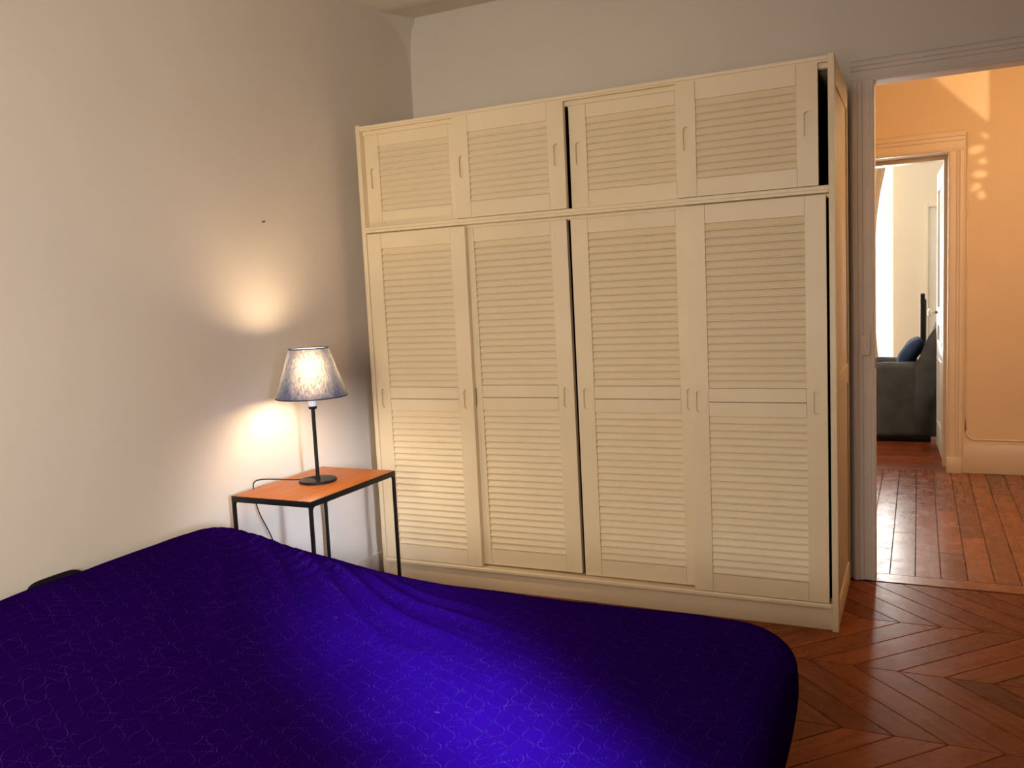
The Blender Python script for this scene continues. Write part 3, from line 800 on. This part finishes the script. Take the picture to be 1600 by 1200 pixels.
def bedspread():
    rc = .17; re = .075
    cx,cy = (BX0+BX1)/2,(BY0+BY1)/2; hx,hy = (BX1-BX0)/2,(BY1-BY0)/2
    ax_, ay_ = hx-re, hy-re; rci = rc-.03
    def rnd_map(x, y):
        dx, dy = abs(x)-(ax_-rci), abs(y)-(ay_-rci)
        if dx > 0 and dy > 0:
            X = dx*math.sqrt(max(0,1-dy*dy/(2*rci*rci))); Y = dy*math.sqrt(max(0,1-dx*dx/(2*rci*rci)))
            return math.copysign(ax_-rci+X, x), math.copysign(ay_-rci+Y, y)
        return x, y
    NX, NY = 260, 180
    bm = bmesh.new(); G = []
    for i in range(NX+1):
        row = []
        for j in range(NY+1):
            x, y = rnd_map(ax_*(2*i/NX-1), ay_*(2*j/NY-1))
            row.append(bm.verts.new((cx+x, cy+y, top_height(cx+x, cy+y))))
        G.append(row)
    for i in range(NX):
        for j in range(NY): bm.faces.new([G[i][j],G[i+1][j],G[i+1][j+1],G[i][j+1]])
    B = [G[NX][j] for j in range(NY)] + [G[i][NY] for i in range(NX,0,-1)] + [G[0][j] for j in range(NY,0,-1)] + [G[i][0] for i in range(NX)]
    nb = len(B); N = []
    for v in B:
        x, y = v.co.x-cx, v.co.y-cy
        dx, dy = abs(x)-(ax_-rci), abs(y)-(ay_-rci)
        if dx > 0 and dy > 0: n_ = Vector((math.copysign(dx,x), math.copysign(dy,y)))
        elif abs(x) > ax_-1e-5: n_ = Vector((math.copysign(1,x),0))
        else: n_ = Vector((0,math.copysign(1,y)))
        N.append(n_.normalized())
    rings = [B]
    for j in range(1,10):
        a = PI/2*j/9
        rings.append([bm.verts.new((v.co.x+n_.x*re*math.sin(a), v.co.y+n_.y*re*math.sin(a), v.co.z-re*(1-math.cos(a)))) for v,n_ in zip(B,N)])
    top = [v.co.copy() for v in rings[-1]]
    for j in range(1,15):
        t = j/14; ring = []
        for k,(p,n_) in enumerate(zip(top,N)):
            s1 = p.x*1.0+p.y*1.0
            wv = .004*math.sin(s1*21+3*math.sin(s1*5))*math.sin(PI*t) - .045*t*t + .010*math.sin(PI*t)
            ring.append(bm.verts.new((p.x+n_.x*wv, p.y+n_.y*wv, p.z+(.135-p.z)*t)))
        rings.append(ring)
    rings.append([bm.verts.new((v.co.x-n_.x*.07, v.co.y-n_.y*.07, .130)) for v,n_ in zip(rings[-1],N)])
    for A,C in zip(rings, rings[1:]):
        for k in range(nb): bm.faces.new([A[k],A[(k+1)%nb],C[(k+1)%nb],C[k]])
    bmesh.ops.recalc_face_normals(bm, faces=bm.faces)
    me = bpy.data.meshes.new('bedspread'); bm.to_mesh(me); bm.free(); me.materials.append(M['quilt'])
    me.polygons.foreach_set('use_smooth',[True]*len(me.polygons))
    return obj('bedspread', me)
tag(bedspread(), 'dark violet-blue quilted bedspread stretched over the bed and its pillows', 'bedspread')
bd = empty('bed', ((BX0+BX1)/2, (BY0+BY1)/2, 0))
tag(bd, 'low double bed hidden beneath the violet-blue bedspread', 'bed')
hx, hy = (BX1-BX0)/2, (BY1-BY0)/2
MB().box(-hx+.09,hx-.10,-hy+.09,hy-.10,.24,.40,.05,4).build('mattress', M['basecloth'], bd, smooth=True)
MB().box(-hx+.09,hx-.10,-hy+.09,hy-.10,.12,.24,.01,2).build('bed_base', M['basecloth'], bd, smooth=True, angle=40)
for sx in (-1,1):
    for sy in (-1,1):
        MB().lathe([(0,0),(.022,0),(.028,.12),(0,.12)], c=(sx*(hx-.16),sy*(hy-.16)), n=16).build('leg', M['black'], bd, smooth=True, angle=40)
def pillow_mesh(name, a, b, c, mat, n=1.0):
    bm = bmesh.new(); NU, NV = 40, 20; rows=[]
    for j in range(NV+1):
        v = -PI/2+PI*j/NV; row=[]
        for i in range(NU):
            u = 2*PI*i/NU
            def p(w,e): return math.copysign(abs(w)**e, w)
            x = a*p(math.cos(v),.55)*p(math.cos(u),.42); y = b*p(math.cos(v),.55)*p(math.sin(u),.42); z = c*p(math.sin(v),.9)
            z *= .55+.45*(1-(abs(x)/a)**3)*(1-(abs(y)/b)**3)
            z += .008*noise.noise((x*9,y*9,2.2))
            row.append(bm.verts.new((x,y,z)))
        rows.append(row)
    for A,B in zip(rows,rows[1:]):
        for i in range(NU): bm.faces.new([A[i],A[(i+1)%NU],B[(i+1)%NU],B[i]])
    bmesh.ops.remove_doubles(bm, verts=bm.verts, dist=.0003); bmesh.ops.recalc_face_normals(bm, faces=bm.faces)
    me = bpy.data.meshes.new(name); bm.to_mesh(me); bm.free(); me.materials.append(mat)
    me.polygons.foreach_set('use_smooth',[True]*len(me.polygons)); return me
pw = obj('pillow', pillow_mesh('pillow', .10, .115, .030, M['blackcloth']), None, None, (-2.662, 1.90, .516), (0,math.radians(70),0))
tag(pw, 'black pillow edge poking up between the bedspread and the left wall', 'pillow')

# ---------------- light switch on the door casing, nail in the wall
sw = empty('light_switch', (-.2325, W-.026, 1.173)); tag(sw, 'small painted light switch on the door casing beside the wardrobe', 'switch')
bx('switch_plate', M['trim'], -.021,.021,-.014,0,-.050,.050, sw, .003)
bx('switch_rocker', M['trim'], -.009,.009,-.019,-.013,-.020,.020, sw, .002)
nl = MB().tube([(0,0,0),(.012,0,.002)], .0022, 8).tube([(.012,0,.002),(.0145,0,.0025)], .0034, 10).build('nail', M['black'], None, (XW-.001,3.107,1.879))
tag(nl, 'tiny dark nail in the wall above the lamp glow', 'nail')

# ---------------- far room: armchair, cushion, black panel, curtain
ch = empty('armchair', (-.36, 8.76, 0)); tag(ch, 'armchair in a loose grey slipcover seen side-on in the far room', 'armchair')
def soft(mb, x0,x1,y0,y1,z0,z1, bev, mtx=None): return mb.box(x0,x1,y0,y1,z0,z1,bev,5,mtx)
def lump(o, amp, sc):
    for v in o.data.vertices:
        c = v.co; n_ = noise.noise_vector((c.x*sc,c.y*sc,c.z*sc*.6+3)); v.co = c + amp*n_
def subdiv(o, cuts):
    bm = bmesh.new(); bm.from_mesh(o.data); bmesh.ops.subdivide_edges(bm, edges=[e for e in bm.edges if e.calc_length()>.08], cuts=cuts, use_grid_fill=True); bm.to_mesh(o.data); bm.free()
    o.data.polygons.foreach_set('use_smooth',[True]*len(o.data.polygons))
sc_m = M['slipcover']
for y0,y1 in ((-.38,-.20),(.20,.38)):
    a_ = soft(MB(), -.44,.36,y0,y1,.040,.715,.055).build('arm', sc_m, ch, smooth=True); subdiv(a_, 6); lump(a_, .012, 6)
s_ = soft(MB(), -.45,.22,-.21,.21,.10,.47,.05).build('seat', sc_m, ch, smooth=True); subdiv(s_, 5); lump(s_, .012, 6)
mt = Matrix.Translation((.37,0,.12)) @ Matrix.Rotation(math.radians(14),4,'Y')
b_ = soft(MB(), -.10,.10,-.37,.37,0,.97,.07, mt).build('backrest', sc_m, ch, smooth=True); subdiv(b_, 6); lump(b_, .018, 5)
# the cover falls from the back over the arm
g_ = MB()
prof = [(.20,.50),(.29,.66),(.35,.72),(.385,.80),(.43,.92),(.50,1.02),(.57,1.02),(.57,.3),(.54,.05),(.3,.05),(.22,.3)]
g_.prism(prof, 1, -.372, -.22); gg = g_.build('cover_fold', sc_m, ch, smooth=True)
bmv = bmesh.new(); bmv.from_mesh(gg.data); bmesh.ops.bevel(bmv, geom=list(bmv.edges), offset=.022, segments=3, affect='EDGES'); bmv.to_mesh(gg.data); bmv.free()
subdiv(gg, 5); lump(gg, .014, 7)
bx('base', M['black'], -.42,.46,-.355,.355,0,.06, ch, .004)  # added black box, stands in for the shadow gap under the skirt
cu = obj('cushion', pillow_mesh('cushion', .17,.20,.075, M['cushion']), None, None, (-.075, 8.72, .775), (0,math.radians(-58),math.radians(4)))
tag(cu, 'dark blue cushion leaning against the armchair back', 'cushion')
pn = empty('panel', (.035, 9.55, 0)); tag(pn, 'narrow upright black panel behind the armchair', 'panel')
bx('panel_board', M['black'], -.020,.022,0,.50,.03,1.30, pn, .004)
bx('panel_edge', M['basecloth'], .024,.036,.03,.47,.05,1.235, pn, .003)
bx('panel_foot', M['black'], -.09,.09,.02,.48,0,.03, pn, .004)
# curtain with tabs, pulled aside to the left
def curtain():
    e = empty('curtain', (-.33, RF-.14, 0)); tag(e, 'beige tab-top curtain drawn aside at the bright far window', 'curtain')
    bm = bmesh.new(); NZ, NX = 46, 60; rows = []
    zt, zb = 2.80, .25
    def right_edge(z):
        k = [(2.80,-.005),(2.74,-.01),(2.45,-.07),(2.2,-.105),(1.9,-.125),(1.5,-.145),(1.2,-.15),(.95,-.13),(.6,-.10),(.25,-.07)]
        for (za,xa),(zb_,xb) in zip(k,k[1:]):
            if zb_ <= z <= za: t=(za-z)/(za-zb_); return xa+(xb-xa)*t
        return k[-1][1]
    for j in range(NZ+1):
        z = zt+(zb-zt)*j/NZ; xr = right_edge(z); xl = -.42; row=[]
        for i in range(NX+1):
            t = i/NX; x = xl+(xr-xl)*t
            row.append(bm.verts.new((x, .022*math.sin(t*2*PI*6)+.006*math.sin(z*3+t*9), z)))
        rows.append(row)
    for A,B in zip(rows,rows[1:]):
        for i in range(NX): bm.faces.new([A[i],A[i+1],B[i+1],B[i]])
    me = bpy.data.meshes.new('curtain_cloth'); bm.to_mesh(me); bm.free(); me.materials.append(M['curtain'])
    me.polygons.foreach_set('use_smooth',[True]*len(me.polygons))
    o = obj('cloth', me, None, e)
    md = o.modifiers.new('thick','SOLIDIFY'); md.thickness = .003
    for x in (-.40,-.30,-.20,-.11,-.03):
        P = [(x,-.004,2.79),(x,-.016,2.84),(x,-.012,2.885),(x,0,2.90),(x,.012,2.885),(x,.016,2.84),(x,.004,2.79)]
        tb_ = MB(); A = [tb_.bm.verts.new((p[0]-.022,p[1],p[2])) for p in P]; B = [tb_.bm.verts.new((p[0]+.022,p[1],p[2])) for p in P]
        for i in range(len(P)-1): tb_.bm.faces.new([A[i],B[i],B[i+1],A[i+1]])
        t_ = tb_.build('tab', M['curtain'], e); md = t_.modifiers.new('thick','SOLIDIFY'); md.thickness = .003
    return e
curtain()
rod = empty('curtain_rod', (-.85, RF-.14, 2.885)); tag(rod, 'thin curtain rod above the bright far window', 'curtain rod')
MB().tube([(-.75,0,0),(.64,0,0)], .009, 10).build('pole', M['black'], rod, smooth=True, angle=50)
for x in (-.70,.60): MB().tube([(x,0,0),(x,.145,0)], .006, 8).build('bracket', M['black'], rod, smooth=True, angle=50)

# ---------------- hall light: the warm ceiling lamp, plus an added lamp and unseen pierced blocker for the wall's light patches
hl = bpy.data.lights.new('hall_lamp','POINT'); hl.energy = 38; hl.color = (1.0,.68,.40); hl.shadow_soft_size = .12
hlo = bpy.data.objects.new('hall_lamp', hl); COL.objects.link(hlo); hlo.location = (1.0, 5.15, 2.55)
LS = Vector((2.35, 5.25, 1.85)); PXP = 1.30
def to_blocker(x, z):
    P = Vector((x, H2, z)); t = (PXP-LS.x)/(P.x-LS.x); q = LS+(P-LS)*t
    return (q.y, q.z)
holes = [[(.46,2.53),(.46,3.18),(-.19,3.18),(.10,2.90)]]
for (x,z,a_,b_,tl) in ((.425,2.465,.035,.022,-.6),(.372,2.372,.062,.030,.15),(.415,2.285,.040,.024,0),(.398,2.195,.055,.030,-.05),(.372,2.105,.045,.030,.35),(.410,2.045,.036,.032,.6)):
    holes.append([(x+a_*math.cos(2*PI*k/14)*math.cos(tl)-b_*math.sin(2*PI*k/14)*math.sin(tl), z+a_*math.cos(2*PI*k/14)*math.sin(tl)+b_*math.sin(2*PI*k/14)*math.cos(tl)) for k in range(14)])
bm = bmesh.new(); es = []
def loop(P):
    vs = [bm.verts.new((PXP, y, z)) for y,z in P]
    for i in range(len(vs)): es.append(bm.edges.new((vs[i], vs[(i+1)%len(vs)])))
loop([(W2+.012,.0),(H2-.03,.0),(H2-.03,3.19),(W2+.012,3.19)])
for h_ in holes: loop([to_blocker(x,z) for x,z in h_])
bmesh.ops.triangle_fill(bm, edges=es, use_beauty=True, use_dissolve=False)
me = bpy.data.meshes.new('hall_light_blocker'); bm.to_mesh(me); bm.free(); me.materials.append(M['hallwall'])
po = struct(obj('hall_light_blocker', me)); md = po.modifiers.new('thick','SOLIDIFY'); md.thickness = .012; md.offset = 0  # unseen blocker, its holes shaped to throw light patches on the far wall
l2 = bpy.data.lights.new('hall_patch_light','POINT'); l2.energy = 220; l2.color = (1.0,.74,.42); l2.shadow_soft_size = .018  # added out-of-view light that shines through the blocker's holes
l2o = bpy.data.objects.new('hall_patch_light', l2); COL.objects.link(l2o); l2o.location = LS
